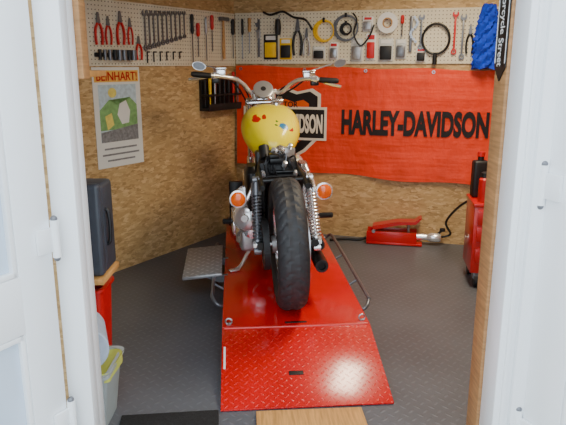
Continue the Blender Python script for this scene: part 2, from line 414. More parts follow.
coil(324, 31, 11, m_yellow, m_blackp, 'yellow wire coil hanging on the rear board', 5)
coil(346, 28, 13, m_dsteel, m_blackp, 'silver wire coil hanging right of the yellow coil', 4)
coil(346, 29, 6, m_blackp, m_blackp, 'small black wire coil hanging inside the silver coil', 4)
pack(319, 53, 13, 13, m_blackp, m_card, 'small clear pack with black contents under the yellow coil')
pack(334, 51, 9, 17, m_steel, m_pwhite, 'small white card pack with silver contents under the silver coil')
pack(357, 50, 12, 23, m_alloy, m_card, 'clear slim pouch right of the silver wire coil')
pack(371, 47, 10, 27, m_red, m_pwhite, 'white card pack with red contents on rear board')
pack(386, 50, 15, 23, m_blackp, m_card, 'pale pack with black contents below the round white tape roll')
pack(401, 49, 11, 20, m_dsteel, m_card, 'pale pack with silver contents right of the black filled pack')
pack(368, 24, 11, 15, m_alloy, m_pwhite, 'white card pack with grey contents left of the white tape roll')
pack(421, 55, 10, 14, m_blackp, m_pwhite, 'small white card pack left of the black strap loop')
t = wroot('tape_roll', 'round white tape roll hanging high on the rear board', 'tape', BW, 388, 23)
MB().ringplate((0, 0), .035, .07, .03, Matrix.Translation((0, -.032, 0)) @ XZ, 28).build('roll', m_pwhite, t)
MB().ringplate((0, 0), .028, .035, .032, Matrix.Translation((0, -.034, 0)) @ XZ, 28).build('core', m_wood_h, t)
driver(BW, 403, 15, pxm(BW, 403, 14)*22, m_red, 'short red handled screwdriver right of the white tape roll', None, .013)
t = wroot('chain_wrench', 'chrome chain wrench hanging right of the white tape roll', 'wrench', BW, 412, 16)
MB().box((0, -.012, -.12), (.02, .008, .24), bev=.003).build('handle', m_dsteel, t)
b = MB()
for i in range(11): b.ringplate((.022*math.sin(i*.7), -.01-.016*i), .003, .009, .006, Matrix.Translation((.02, -.02, 0)) @ XZ, 10)
b.build('chain', m_steel, t)
t = wroot('strap_wrench', 'large black strap wrench loop hanging on the rear board', 'wrench', BW, 436, 39)
MB().tube([(.09*math.cos(a), -.02, .10*math.sin(a)) for a in [2*PI*i/32 for i in range(32)]], .008, 8, True).build('strap', m_blackp, t)
MB().tube([(0, -.02, -.09), (0, -.02, -.15), (0, -.02, -.17)], [.012, .016, .014], 10).build('handle', m_blackp, t)
for u, v, L, mm, lab in [(422, 17, 30, m_dsteel, 'steel spanner between the chain wrench and the black strap loop'), (456, 14, 38, m_red, 'red spanner at right end of the rear board'), (464, 17, 40, m_dsteel, 'steel spanner at right end of the rear board beside the blue cloth')]:
    a, z = BW.hit(u, v)
    tag(spanner_bm(pxm(BW, u, 14)*L, 1.5).build('spanner', mm, loc=BW.pt(a, z, .012), rz=BW.rz), lab, 'spanner')
pliers(BW, 471, 24, pxm(BW, 470, 20)*30, m_blackp, 'black handled pliers beside the blue cloth on the rear board', None, 1.0)
a, z = BW.hit(290, 16)
pts = [(-.20, -.02, .03), (-.14, -.03, .01), (-.05, -.025, .03), (.03, -.03, -.01), (.12, -.03, -.03), (.17, -.02, -.10)]
tag(MB().tube(catmull(pts, 6), .008, 8).build('cable', m_blackp, loc=BW.pt(a, z, .012), rz=BW.rz), 'black cable looping across the top of the rear board', 'cable')
a, z = BW.hit(366, 16)
pts = [(-.09, -.02, .02), (-.06, -.03, -.03), (-.08, -.025, -.12), (-.03, -.03, -.2), (.03, -.03, -.14), (.06, -.02, -.06)]
tag(MB().tube(catmull(pts, 6), .006, 8).build('cable', m_blackp, loc=BW.pt(a, z, .012), rz=BW.rz), 'black cable hanging in a loop between the silver coil and the tape roll', 'cable')
t = wroot('inspection_lamp', 'black hand lamp hanging on rear board above the yellow card pack', 'lamp', BW, 279, 28)
MB().tube([(0, -.03, .06), (0, -.03, .0), (0, -.03, -.05)], [.018, .024, .02], 12).build('lamp_body', m_blackp, t)
MB().tube(catmull([(0, -.03, .06), (.01, -.02, .08), (0, -.012, .09)], 4), .004, 8).build('hook', m_steel, t)
# blue cloth
a, z = BW.hit(489, 6); bm_ = MB()
rings = []
for i in range(22):
    f = i/21; w = (.035+.042*math.sin(min(f*1.5, 1)*PI/2)); zc = -f*.40
    rings.append([((w*math.cos(q)+.010*math.sin(9*q+i))*(1+.12*math.sin(3*i)), -.06+.040*math.sin(q)+.010*math.sin(7*q+2*i), zc+.01*math.sin(5*q+i)) for q in [2*PI*j/36 for j in range(36)]])
tag(bm_.loft(rings).build('cleaning_cloth', m_blue, loc=BW.pt(a, z, .012), rz=BW.rz), 'fluffy blue microfibre cloth hanging at right end of the rear board', 'cloth')

# ------------------------------------------------------------------ banner
t = thing('banner', 'large orange motorcycle banner with black lettering on the rear wall', 'banner', BW.pt(0, 0, 0), BW.rz)
wave = lambda x, z: -.024-.009*math.sin(x*5.2+z*2)-.008*math.sin(x*11+1)*(1.3-z)-.006*math.sin(x*3-z*9)
b = MB(); nx, nz = 90, 24; a1 = BW.hit(512, 70)[0]
grid = []
for i in range(nx+1):
    f = i/nx; x = .02+f*(a1-.02)
    zt = 1.275-.03*f+.006*math.sin(f*20); zb = .535-.085*f-.02*math.sin(f*PI)+.008*math.sin(f*17)
    grid.append([b.bm.verts.new((x, wave(x, zt+(zb-zt)*j/nz), zt+(zb-zt)*j/nz)) for j in range(nz+1)])
for i in range(nx):
    for j in range(nz): b.bm.faces.new((grid[i][j], grid[i+1][j], grid[i+1][j+1], grid[i][j+1]))
b.build('cloth', m_banner, t)
def flat(pts, name, m, off, parent=t, wv=wave):
    bm = bmesh.new(); f = bm.faces.new([bm.verts.new((x, 0, z)) for x, z in pts])
    bmesh.ops.triangulate(bm, faces=[f]); bmesh.ops.subdivide_edges(bm, edges=bm.edges[:], cuts=3, use_grid_fill=True)
    for v in bm.verts: v.co.y = (wv(v.co.x, v.co.z) if wv else 0)-off
    b = MB(); b.bm.free(); b.bm = bm
    return b.build(name, m, parent)
x0, z1_ = BW.hit(342, 110); x1, z0_ = BW.hit(488, 138)
zc = (z1_+z0_)/2
def TM(x, z, y=0): return Matrix.Translation((x, y, z)) @ Matrix(((1, 0, 0, 0), (0, 0, -1, 0), (0, 1, 0, 0), (0, 0, 0, 1)))
hh = pxm(BW, 415, 124)*26
lettering('lettering', 'HARLEY-DAVIDSON', m_bblack, t, TM((x0+x1)/2, zc, -.0065), x1-x0, hh, .048, wave)
# bar and shield emblem
sa, sz = BW.hit(285, 123); k = pxm(BW, 284, 120)*.95
def shield(s):
    P = [(0, 33), (-12, 29), (-26, 32), (-34, 27), (-30, 18), (-34, 6), (-32, -14), (-20, -26), (0, -38)]
    P = P+[(-x, y) for x, y in P[-2:0:-1]]
    return [(sa+x*k*s, sz+y*k*s) for x, y in P]
flat(shield(1.13), 'emblem_edge', m_cream, .003); flat(shield(1.03), 'emblem_shield', m_bblack, .005); flat(shield(.76), 'emblem_field', m_borange, .007)
bar = lambda e: [(sa+x*k, sz+z*k) for x, z in ((-42-e, 14+e), (42+e, 14+e), (42+e, -14-e), (-42-e, -14-e))]
flat(bar(3.2), 'emblem_bar_edge', m_cream, .009); flat(bar(.6), 'emblem_bar', m_bblack, .011)
lettering('lettering', 'HARLEY-DAVIDSON', m_cream, t, TM(sa, sz, -.014), 82*k, 20*k, .045, wave)
lettering('lettering', 'MOTOR', m_bblack, t, TM(sa, sz+19.5*k, -.010), 28*k, 6*k, .012, wave)
lettering('lettering', 'CYCLES', m_bblack, t, TM(sa, sz-21*k, -.010), 34*k, 8*k, .012, wave)
for f in (.02, .27, .5, .74):
    x = .02+f*(a1-.02); zz = 1.255-.03*f
    MB().ringplate((x, zz), .006, .012, .004, Matrix.Translation((0, wave(x, zz)-.006, 0)) @ XZ, 14).build('grommet', m_steel, t)
# poster
a0, zt = LW.hit(91, 67, .003); a1p, zb = LW.hit(144, 163, .003)
w = a1p-a0; zt = 1.268; h = zt-LW.hit(120, 166, .003)[1]
t = thing('poster', 'white comic style poster with red title on the left wall', 'poster', LW.pt((a0+a1p)/2, zt, .002), LW.rz)
MB().box((0, -.001, -h/2), (w, .002, h)).build('sheet', m_paper, t)
FL = lambda pts, n, m, off=.004: flat([(x*w, z*h) for x, z in pts], n, m, off, t, None)
FL([(-.47, -.03), (.47, -.03), (.47, -.145), (-.47, -.145)], 'title_band', m_pband, .003)
lettering('lettering', 'BEINHART!', m_pred, t, TM(0, -.088*h, -.0075), w*.86, h*.088, .014)
FL([(-.40, -.17), (.40, -.17), (.40, -.74), (-.40, -.74)], 'picture', m_pblue, .0025)
FL([(-.40, -.42), (-.2, -.32), (.05, -.40), (.25, -.30), (.40, -.38), (.40, -.62), (-.40, -.62)], 'picture_hills', m_pgreen, .0035)
FL([(-.40, -.64), (.40, -.58), (.40, -.74), (-.40, -.74)], 'picture_road', m_pgrey, .0045)
FL([(-.12+.09*math.cos(q), -.25+.05*math.sin(q)) for q in [2*PI*i/14 for i in range(14)]], 'picture_sun', m_pyel, .0045)
FL([(.02, -.36), (.16, -.33), (.24, -.44), (.2, -.56), (.05, -.57), (-.04, -.47)], 'picture_blob', m_paper, .0055)
FL([(-.30, -.48), (-.16, -.45), (-.12, -.57), (-.26, -.62)], 'picture_blob', m_pyel, .0055)
for z, wd in ((-.80, .7), (-.86, .8), (-.92, .6)):
    FL([(-wd/2, z), (wd/2, z), (wd/2, z-.018), (-wd/2, z-.018)], 'print_line', m_pgrey, .0035)

# ------------------------------------------------------------------ lift table
TP = at_z(296.5, 325, .14); T_ = thing('lift_table', 'red motorcycle lift table with ramp under the yellow motorcycle', 'lift table', (TP.x, TP.y, 0), R(4.6))
W2 = .335; LT = 2.02
MB().box((0, LT/2, .132), (2*W2, LT, .016), bev=.003).box((-W2+.012, LT/2, .1), (.024, LT, .06), bev=.003).box((W2-.012, LT/2, .1), (.024, LT, .06), bev=.003).build('deck', m_deck, T_)
MB().box((0, .0+LT/2, .03), (.5, LT-.2, .045), bev=.004).box((-.2, LT/2, .075), (.04, LT-.4, .05), bev=.004).box((.2, LT/2, .075), (.04, LT-.4, .05), bev=.004).build('base_frame', m_redp, T_)
rl = math.hypot(.45, .13); ra = math.atan2(.13, .45)
b = MB().box((0, -rl/2, -.004), (2*W2, rl, .008), bev=.002).box((-W2+.006, -rl/2, -.014), (.012, rl*.7, .016)).box((W2-.006, -rl/2, -.014), (.012, rl*.7, .016))
rp = b.build('ramp', m_ramp, T_); rp.location = (0, -.006, .139); rp.rotation_euler.x = ra
MB().cyl((-W2+.01, 0, -.003), (W2-.01, 0, -.003), .008).build('hinge_rod', m_redp, rp)
MB().box((-.03, -rl*.62, .0005), (.06, .022, .004), bev=.001).build('ramp_slot', m_bblack, rp)
MB().box((-W2+.013, -rl*.40, .0008), (.008, .13, .002)).build('warning_label', m_pwhite, rp)
MB().box((.0, .03, .1405), (.1, .016, .004), bev=.001).build('deck_slot', m_bblack, T_)
for s in (-1, 1):
    MB().tube([(s*.305+.014*math.cos(q), .03, .155+.014*math.sin(q)) for q in [2*PI*i/16 for i in range(16)]], .004, 8, True).cyl((s*.305, .03, .138), (s*.305, .03, .144), .012).build('eye_bolt', m_steel, T_)
    x = s*(W2+.055); ya, yb = (.24, 1.46) if s > 0 else (.34, 1.3)
    MB().tube(catmull([(s*(W2-.005), ya, .10), (s*(W2+.03), ya-.01, .115), (x, ya+.03, .14), (x, ya+.13, .15), (x, yb-.25, .15), (x, yb, .14), (s*(W2+.03), yb+.05, .11), (s*(W2-.005), yb+.04, .1)], 6), .0095, 10).build('side_rail', m_dsteel, T_)
    for y in (.55, 1.0):
        MB().cyl((s*(W2-.01), y, .105), (x, y, .145), .007).build('rail_bracket', m_dsteel, T_)
# step plate
st = MB().box((0, 0, 0), (.215, .46, .005), bev=.002).build('step_plate', m_alu, T_); st.location = (-W2-.12, .85, .176); st.rotation_euler = (R(3), R(-5), 0)
MB().box((0, -.228, -.007), (.215, .005, .016), bev=.002).box((0, .228, -.007), (.215, .005, .016), bev=.002).box((-.105, 0, -.007), (.005, .456, .016), bev=.002).build('step_lip', m_alloy, st)
for y in (.70, 1.0):
    MB().prism([(-W2+.02, .10), (-W2+.02, .14), (-W2-.16, .158), (-W2-.16, .150), (-W2-.03, .10)], .025, Matrix.Translation((0, y-.012, 0)) @ XZ).build('step_bracket', m_dsteel, T_)
# front wheel clamp
for s in (-1, 1):
    MB().prism([(1.50, .0), (1.92, .0), (1.92, .16), (1.84, .26), (1.62, .26), (1.50, .12)], .008, Matrix.Translation((s*.085-.004, 0, .14)) @ YZ).build('clamp_jaw', m_redp, T_)
    MB().cyl((s*.09, 1.72, .26), (s*.20, 1.72, .26), .012).lathe([(.03, 0), (.03, .02)], (s*.2, 1.72, .26), (s, 0, 0), 16).build('clamp_screw', m_steel, T_)
MB().box((-.26, 1.86, .29), (.10, .05, .32), bev=.006).box((-.26, 1.82, .16), (.12, .16, .03), bev=.004).build('wheel_stop', m_black, T_)
MB().box((.0, 1.985, .2), (.3, .02, .13), bev=.004).build('end_plate', m_redp, T_)

# ------------------------------------------------------------------ motorcycle
BO = Vector((.034, 2.73, .143)); BR = R(5.6); LEAN = R(-2.2)
B_ = thing('motorcycle', 'yellow tanked chrome motorcycle without seat, standing on the red lift table', 'motorcycle', BO, BR)
B_.rotation_euler.y = LEAN
BI = (Matrix.Translation(BO) @ Matrix.Rotation(BR, 4, 'Z') @ Matrix.Rotation(LEAN, 4, 'Y')).inverted()
def bp(u, v, y):
    c = BI @ Vector((0, 0, HC)); d = BI.to_3x3() @ ray(u, v); k = (y-c.y)/d.y; return c+d*k
def tankmat():
    t = NT('tank_yellow')
    tc = t.n('ShaderNodeTexCoord').outputs['Object']
    nz = t.noise(t.coord(), 30, 3)
    def spot(c, r, sc=(1, .4, 1)):
        dv = t.n('ShaderNodeVectorMath', {0: tc, 1: tuple(c)}, operation='SUBTRACT').outputs[0]
        dv = t.n('ShaderNodeVectorMath', {0: dv, 1: sc}, operation='MULTIPLY').outputs[0]
        dd = t.n('ShaderNodeVectorMath', {0: dv}, operation='LENGTH').outputs['Value']
        dd = t.M('ADD', dd, t.M('MULTIPLY', t.M('SUBTRACT', nz, .5), .04))
        return t.M('LESS_THAN', dd, r)
    col = t.mix(spot(bp(256, 119, .66), .024), (1., .80, .0), lin((205, 18, 8)))
    col = t.mix(spot(bp(264, 116, .66), .014), col, lin((190, 30, 20)))
    col = t.mix(spot(bp(283, 127, .63), .024), col, lin((40, 120, 165)))
    col = t.mix(spot(bp(276, 123, .64), .014), col, lin((40, 115, 60)))
    col = t.mix(spot(bp(291, 130, .63), .013), col, lin((195, 35, 25)))
    t.P(Base_Color=col, Roughness=.35, Coat_Weight=.6, Coat_Roughness=.03)
    t.set(t.b.inputs['Specular IOR Level'], .3)
    return t.m
m_yel = tankmat()
def wheel(name, y, Rr, hw, tread, n=288):
    wr = bpy.data.objects.new(name, None); C.objects.link(wr); wr.parent = B_
    rin = Rr-.103 if hw > .06 else Rr-.07
    rc = (Rr+rin)/2; rh = (Rr-rin)/2
    b = MB(); rings = []; K = 44
    for i in range(n):
        a = 2*PI*i/n; ring = []
        for j in range(K):
            th = -PI+2*PI*(j+.5)/K
            cx = math.sin(th); cr = math.cos(th)
            x = hw*math.copysign(abs(cx)**.85, cx); r = rc+rh*math.copysign(abs(cr)**.9, cr)
            if tread and cr > -.1:
                s = abs(x)/hw; ph = (a*34/(2*PI)+s*1.3+(.5 if x > 0 else 0)) % 1
                g = (ph < .24 and .22 < s < .97) or .10 < s < .2
                if g: r -= .005*cr if cr > 0 else 0
            ring.append((x, y+r*math.sin(a), Rr+r*math.cos(a)))
        rings.append(ring)
    b.loft(rings, False, True).build('tyre', m_rubber, wr, ang=30)
    MB().lathe([(rin-.012, -hw*.7), (rin+.012, -hw*.7), (rin+.01, -hw*.6), (rin-.006, -hw*.4), (rin-.006, hw*.4), (rin+.01, hw*.6), (rin+.012, hw*.7), (rin-.012, hw*.7), (rin-.02, 0)], (0, y, Rr), (1, 0, 0), 48, True).build('rim', m_chrome, wr)
    MB().lathe([(.012, -.075), (.042, -.075), (.042, -.055), (.028, -.04), (.028, .04), (.042, .055), (.042, .075), (.012, .075)], (0, y, Rr), (1, 0, 0), 24).build('hub', m_alloy, wr)
    b = MB()
    for i in range(40):
        a = 2*PI*i/40; a2 = a+(.35 if i % 4 < 2 else -.35); s = 1 if i % 2 else -1
        b.cyl((s*.055, y+.04*math.sin(a), Rr+.04*math.cos(a)), (s*.01, y+(rin-.008)*math.sin(a2), Rr+(rin-.008)*math.cos(a2)), .0022, 5)
    b.build('spokes', m_chrome, wr)
    return wr
rw = wheel('rear_wheel', 0, .316, .070, True, 340)
MB().ringplate((0, .318), .07, .145, .006, Matrix.Translation((.085, 0, 0)) @ YZ, 36).build('brake_disc', m_steel, rw)
b = MB(); 
b.prism([((.115+(.005 if i % 2 else 0))*math.cos(2*PI*i/96), .318+(.115+(.005 if i % 2 else 0))*math.sin(2*PI*i/96)) for i in range(96)], .028, Matrix.Translation((-.118, 0, 0)) @ YZ)
b.build('belt_pulley', m_black, rw)
MB().cyl((-.16, 0, .318), (.16, 0, .318), .01).lathe([(.017, 0), (.017, .012)], (.15, 0, .318), (1, 0, 0), 6).lathe([(.017, 0), (.017, .012)], (-.15, 0, .318), (-1, 0, 0), 6).build('axle', m_bright, rw)
wheel('front_wheel', 1.50, .325, .05, False, 96)
MB().box((.11, .13, .36), (.035, .09, .06), (0, 0, 0), .01).build('brake_caliper', m_alloy, B_)
b = MB()
for s in (-1, 1):
    b.tube([(s*.128, -.03, .318), (s*.128, .1, .32), (s*.11, .45, .34), (s*.09, .5, .34)], .019, 10)
b.cyl((-.11, .47, .34), (.11, .47, .34), .022)
b.build('swingarm', m_black, B_)
MB().loft([[(-.118, .12*math.cos(q)*1.0, .318+.12*math.sin(q)) if math.cos(q) < .1 else (-.118, .42+.045*math.cos(q), .31+.045*math.sin(q)) for q in [2*PI*i/40 for i in range(40)]], [(-.092, .12*math.cos(q), .318+.12*math.sin(q)) if math.cos(q) < .1 else (-.092, .42+.045*math.cos(q), .31+.045*math.sin(q)) for q in [2*PI*i/40 for i in range(40)]]], False).build('drive_belt', m_grip, B_)
for s in (-1, 1):
    A = Vector((s*.142, .01, .285)); Z = Vector((s*.130, .13, .605)); d = Z-A; mm = m_bright if s > 0 else m_dsteel
    sh = MB().cyl(A, A+d*.45, .013).cyl(A+d*.4, Z, .009).lathe([(.010, -.016), (.018, -.016), (.018, .016), (.010, .016)], A, (1, 0, 0), 16).lathe([(.010, -.016), (.018, -.016), (.018, .016), (.010, .016)], Z, (1, 0, 0), 16).lathe([(.006, 0), (.027, 0), (.027, .01), (.006, .012)], A+d*.12, d, 20).lathe([(.006, 0), (.027, 0), (.024, .06), (.006, .065)], A+d*.78, d, 20).build('shock_absorber', mm, B_)
    q = Vector((0, 0, 1)).rotation_difference(d).to_matrix(); n = 14*12; rr_ = .0245 if s > 0 else .020
    MB().tube([A+d*(.14+.66*i/n)+q @ Vector((rr_*math.cos(2*PI*i/12), rr_*math.sin(2*PI*i/12), 0)) for i in range(n+1)], .0048, 6).build('spring', mm, sh)
# frame
b = MB()
for s in (-1, 1):
    b.tube(catmull([(s*.108, .02, .585), (s*.108, .15, .60), (s*.102, .32, .61), (s*.07, .52, .66), (s*.035, .66, .69)], 5), .015, 10)
    b.tube(catmull([(s*.11, .30, .61), (s*.115, .38, .42), (s*.115, .42, .20), (s*.115, .52, .12), (s*.11, .95, .12), (s*.09, 1.08, .2), (s*.04, 1.2, .6), (s*.02, 1.24, .78)], 6), .015, 10)
b.tube([(0, .6, .69), (0, 1.0, .76), (0, 1.2, .82)], .024, 10)
b.cyl((-.11, .12, .60), (.11, .12, .60), .012).cyl((-.11, .34, .60), (.11, .34, .60), .013).cyl((-.1, .5, .14), (.1, .5, .14), .015)
b.cyl((0, 1.19, .88), (0, 1.26, .70), .032)
b.build('frame', m_black, B_)
for s in (-1, 1):
    MB().prism([(-.06, .572), (.02, .58), (.24, .592), (.24, .622), (.0, .615), (-.06, .592)], .007, Matrix.Translation((s*.122-.004, 0, 0)) @ YZ).build('fender_strut', m_chrome if s > 0 else m_black, B_)
    MB().box((s*.112, .36, .47), (.05, .05, .26), bev=.008).build('side_plate', m_black, B_)
# electrics under the missing seat
MB().box((-.0, .395, .53), (.20, .12, .25), bev=.012).build('battery_box', m_blackp, B_)
MB().loft([[(x, .0+(.352+dr)*math.sin(q), .316+(.352+dr)*math.cos(q)) for x, dr in ((-.085, -.03), (-.075, 0), (.075, 0), (.085, -.03), (.080, -.034), (.07, -.006), (-.07, -.006), (-.080, -.034))] for q in [R(34)+R(70)*i/14 for i in range(15)]]).build('inner_fender', m_black, B_)
MB().box((.0, .34, .665), (.10, .08, .03), (.1, 0, .1), bev=.004).box((-.025, .32, .69), (.05, .06, .02), (.1, 0, .1), bev=.002).build('control_unit', m_black, B_)
MB().box((.055, .44, .68), (.06, .09, .07), (0, .15, .25), .006).build('ignition_coil', m_alloy, B_)
MB().tube([(-.06, .42, .66), (-.065, .46, .72)], .028, 14).build('relay', m_blackp, B_)
MB().box((0, .53, .61), (.22, .08, .16), bev=.012).build('airbox', m_black, B_)
MB().lathe([(.0, .03), (.02, .028), (.026, .02), (.026, -.02)], (.015, .40, .70), (.1, -.7, .6), 16).build('ignition_switch', m_chrome, B_)
def sidebox(s, name, m, w=.035, y=.44):
    MB().loft([[(s*(.138+w*math.copysign(abs(math.cos(q))**.6, math.cos(q))*k), y+.11*math.copysign(abs(math.sin(q))**.6, math.sin(q))*k, z) for q in [2*PI*i/20 for i in range(20)]] for z, k in ((.38, .6), (.40, .95), (.5, 1), (.60, .95), (.63, .6))]).build(name, m, B_)
sidebox(1, 'oil_tank', m_chrome); sidebox(-1, 'side_cover', m_black, .04)
for x, y, z in ((.085, .30, .60), (-.085, .30, .605), (.07, .40, .725), (-.02, .37, .71), (.03, .30, .65)):
    MB().lathe([(0, .012), (.011, .01), (.014, 0), (.014, -.02)], (x, y, z), (.2*x/abs(x), -.6, .8), 10).build('bolt', m_bright, B_)
for j in range(10):
    rnd = random.Random(j); p0 = (rnd.uniform(-.10, .10), .31, rnd.uniform(.54, .64)); p3 = (rnd.uniform(-.06, .06), .62, rnd.uniform(.64, .68))
    mid = [(p0[0]+(p3[0]-p0[0])*(i+1)/5+rnd.uniform(-.025, .025), .31+.06*i, rnd.uniform(.64, .70)) for i in range(4)]
    MB().tube(catmull([p0]+mid+[p3], 6), .0045 if j % 4 else .008, 6).build('wiring', [m_blackp, m_blackp, m_grip, m_blackp, m_blackp, m_dsteel, m_blackp][j % 7], B_)
# engine
MB().box((0, .73, .25), (.22, .44, .20), bev=.03, seg=3).box((0, .55, .28), (.2, .22, .16), bev=.025).build('crankcase', m_alloy, B_)
def oval(y0, y1, z, r, n=12):
    return [(y1+r*math.cos(q), z+r*math.sin(q)) for q in [-PI/2+PI*i/n for i in range(n+1)]]+[(y0+r*1.05*math.cos(q), z+.01+r*1.05*math.sin(q)) for q in [PI/2+PI*i/n for i in range(n+1)]]
def cover(x, s, y0, y1, z, r, name, m, dxs=((0, 1), (.05, 1), (.068, .95), (.078, .82))):
    b = MB(); rings = []
    for dx, k in dxs:
        cy = (y0+y1)/2
        rings.append([(x+s*dx, cy+(p[0]-cy)*k, z+(p[1]-z)*k) for p in oval(y0, y1, z, r)])
    return b.loft(rings).build(name, m, B_)
pc = cover(-.115, -1, .48, .88, .29, .14, 'primary_cover', m_chrome, ((0, 1), (.03, 1), (.034, .93), (.05, .93), (.075, .92), (.105, .86), (.125, .74)))
MB().lathe([(.08, 0), (.08, .012), (.055, .02), (.0, .024)], (-.238, .53, .30), (-1, 0, 0), 28).build('clutch_cover', m_bright, pc)
MB().lathe([(.0, .05), (.018, .05), (.022, .04), (.05, .035), (.068, .02), (.078, 0), (.08, -.03)], (-.178, .38, .36), (-.25, -1, .1), 28).build('sprocket_cover', m_bright, B_)
MB().lathe([(.0, .012), (.036, .01), (.046, 0), (.046, -.05)], (-.18, .41, .48), (-.2, -1, .2), 20).build('starter_cap', m_bright, B_)
MB().box((-.17, .42, .23), (.10, .10, .12), (0, 0, .1), .02, 3).build('transmission_cover', m_alloy, B_)
cover(.10, 1, .60, .86, .26, .105, 'gear_cover', m_bright)
MB().tube([(.13, .62, .36), (.135, .60, .47)], .03, 18).build('oil_filter', m_chrome, B_)
for a, y in ((R(-22), .70), (R(24), .76)):
    ax = Vector((0, math.sin(a), math.cos(a))); o = Vector((0, y, .31)); prof = [(.05, 0)]
    for i in range(11): h = .01+i*.016; prof += [(.066, h), (.115, h+.003), (.115, h+.007), (.066, h+.010)]
    prof += [(.05, .20)]
    cy = MB().lathe(prof, o, ax, 32).build('cylinder', m_alloy, B_, ang=25)
    hd = MB().lathe([(.05, .19), (.115, .195), (.115, .20), (.07, .203), (.07, .21), (.115, .213), (.115, .22), (.07, .224), (.105, .23), (.105, .26), (.05, .265)], o, ax, 24).build('cylinder_head', m_alloy, cy, ang=25)
    c = o+ax*.285
    MB().box(c, (.21, .12, .055), (-a, 0, 0), .02, 3).build('rocker_box', m_chrome, cy)
    for dx in (-.012, .012):
        MB().cyl((.105, y-.01+dx, .33), Vector((.085, y+dx, .33))+ax*.22, .008).build('pushrod_tube', m_chrome, cy)
MB().lathe([(.02, 0), (.085, 0), (.09, .015), (.09, .04), (.07, .06), (.0, .066)], (.11, .73, .54), (1, 0, 0), 32).build('air_cleaner', m_bright, B_)
MB().lathe([(.0, .03), (.03, .026), (.036, 0), (.036, -.03), (.0, -.03)], (-.15, .66, .54), (-1, -.2, 0), 22).build('horn', m_chrome, B_)
# exhaust
def pipe(pts, r, name='exhaust_pipe', m=m_chrome): return MB().tube(catmull(pts, 6), r, 12).build(name, m, B_)
pipe([(.06, .60, .50), (.13, .55, .45), (.165, .52, .36), (.17, .45, .29), (.168, .35, .275)], .02)
pipe([(.06, .90, .50), (.13, .97, .42), (.165, .95, .28), (.17, .8, .21), (.17, .5, .195), (.168, .4, .19)], .02)
for (y0, y1, z0, z1) in ((.42, .12, .268, .262), (.45, .02, .19, .185)):
    mu = MB().tube([(.162, y0, z0), (.162, y0-.05, z0), (.164, y1+.04, z1), (.164, y1+.02, z1)], [.021, .032, .034, .032], 18).build('muffler', m_black, B_)
    MB().lathe([(.020, 0), (.032, 0), (.032, .03), (.020, .03)], (.164, y1+.022, z1), (0, -1, 0), 18, True).build('muffler_tip', m_black, mu)
    MB().lathe([(.0, 0), (.022, 0), (.022, .002), (0, .002)], (.164, y1+.018, z1), (0, -1, 0), 16).build('muffler_bore', m_bblack, mu)
# stand, pegs
ks = MB().tube(catmull([(-.12, .62, .14), (-.17, .60, .10), (-.22, .56, .03), (-.25, .54, .016)], 4), .011, 10).box((-.26, .535, .016), (.06, .035, .010), (0, 0, .4), .004).build('kickstand', m_bright, B_)
for s in (-1, 1):
    pg = MB().cyl((s*.12, .54, .30), (s*.23, .52, .31), .012).build('peg_mount', m_bright, B_)
    MB().tube([(s*.22, .525, .31), (s*.24, .515, .31), (s*.30, .49, .315), (s*.305, .488, .315)], [.011, .016, .016, .011], 12).build('foot_peg', m_grip, pg)
MB().tube(catmull([(.13, .9, .2), (.2, .95, .2), (.24, 1.0, .21), (.24, 1.06, .24)], 4), .008, 8).build('brake_pedal', m_chrome, B_)
MB().tube(catmull([(-.19, .9, .22), (-.23, 1.0, .22), (-.25, 1.06, .25)], 4), .008, 8).build('gear_lever', m_chrome, B_)
# tank
secs = [(.535, .014, .70, .672), (.545, .055, .735, .642), (.58, .102, .795, .612), (.65, .148, .853, .602), (.74, .172, .897, .605), (.85, .176, .918, .625), (.97, .156, .912, .66), (1.06, .108, .882, .70), (1.10, .045, .842, .76)]
rings = []
for y, w_, zt_, zb_ in secs:
    zc_ = zt_-(zt_-zb_)*.46
    ring = []
    for q in [2*PI*i/32 for i in range(32)]:
        sn, cs_ = math.sin(q), math.cos(q)
        hz = (zt_-zc_) if sn > 0 else (zc_-zb_)
        wf = 1-.08*sn if sn > 0 else 1-.34*abs(sn)**1.2
        ring.append((w_*wf*math.copysign(abs(cs_)**(.70 if sn > 0 else .75), cs_), y, zc_+hz*math.copysign(abs(sn)**.80, sn)))
    rings.append(ring)
tk = MB().loft(rings).build('fuel_tank', m_yel, B_, sub=2, ang=180)
MB().lathe([(.0, .018), (.022, .018), (.03, .012), (.032, 0), (.03, -.012)], (.045, .86, .910), (.15, -.05, 1), 24).build('fuel_cap', m_chrome, tk)
# turn signals
for s, (u, v) in ((1, (324, 191)), (-1, (238, 199))):
    p = bp(u, v, .10)
    ts = MB().lathe([(.003, .060), (.020, .055), (.036, .03), (.043, .005), (.043, -.006), (.038, -.008)], p, (0, 1, 0), 24).tube([p+Vector((0, .02, 0)), Vector((p.x*.8, .12, p.z-.01)), Vector((s*.13, .14, .60))], .010, 10).build('turn_signal', m_bright, B_)
    MB().lathe([(.036, 0), (.035, .006), (.026, .014), (.0, .018)], p+Vector((0, -.007, 0)), (0, -1, 0), 24).build('lens', m_lensO, ts)
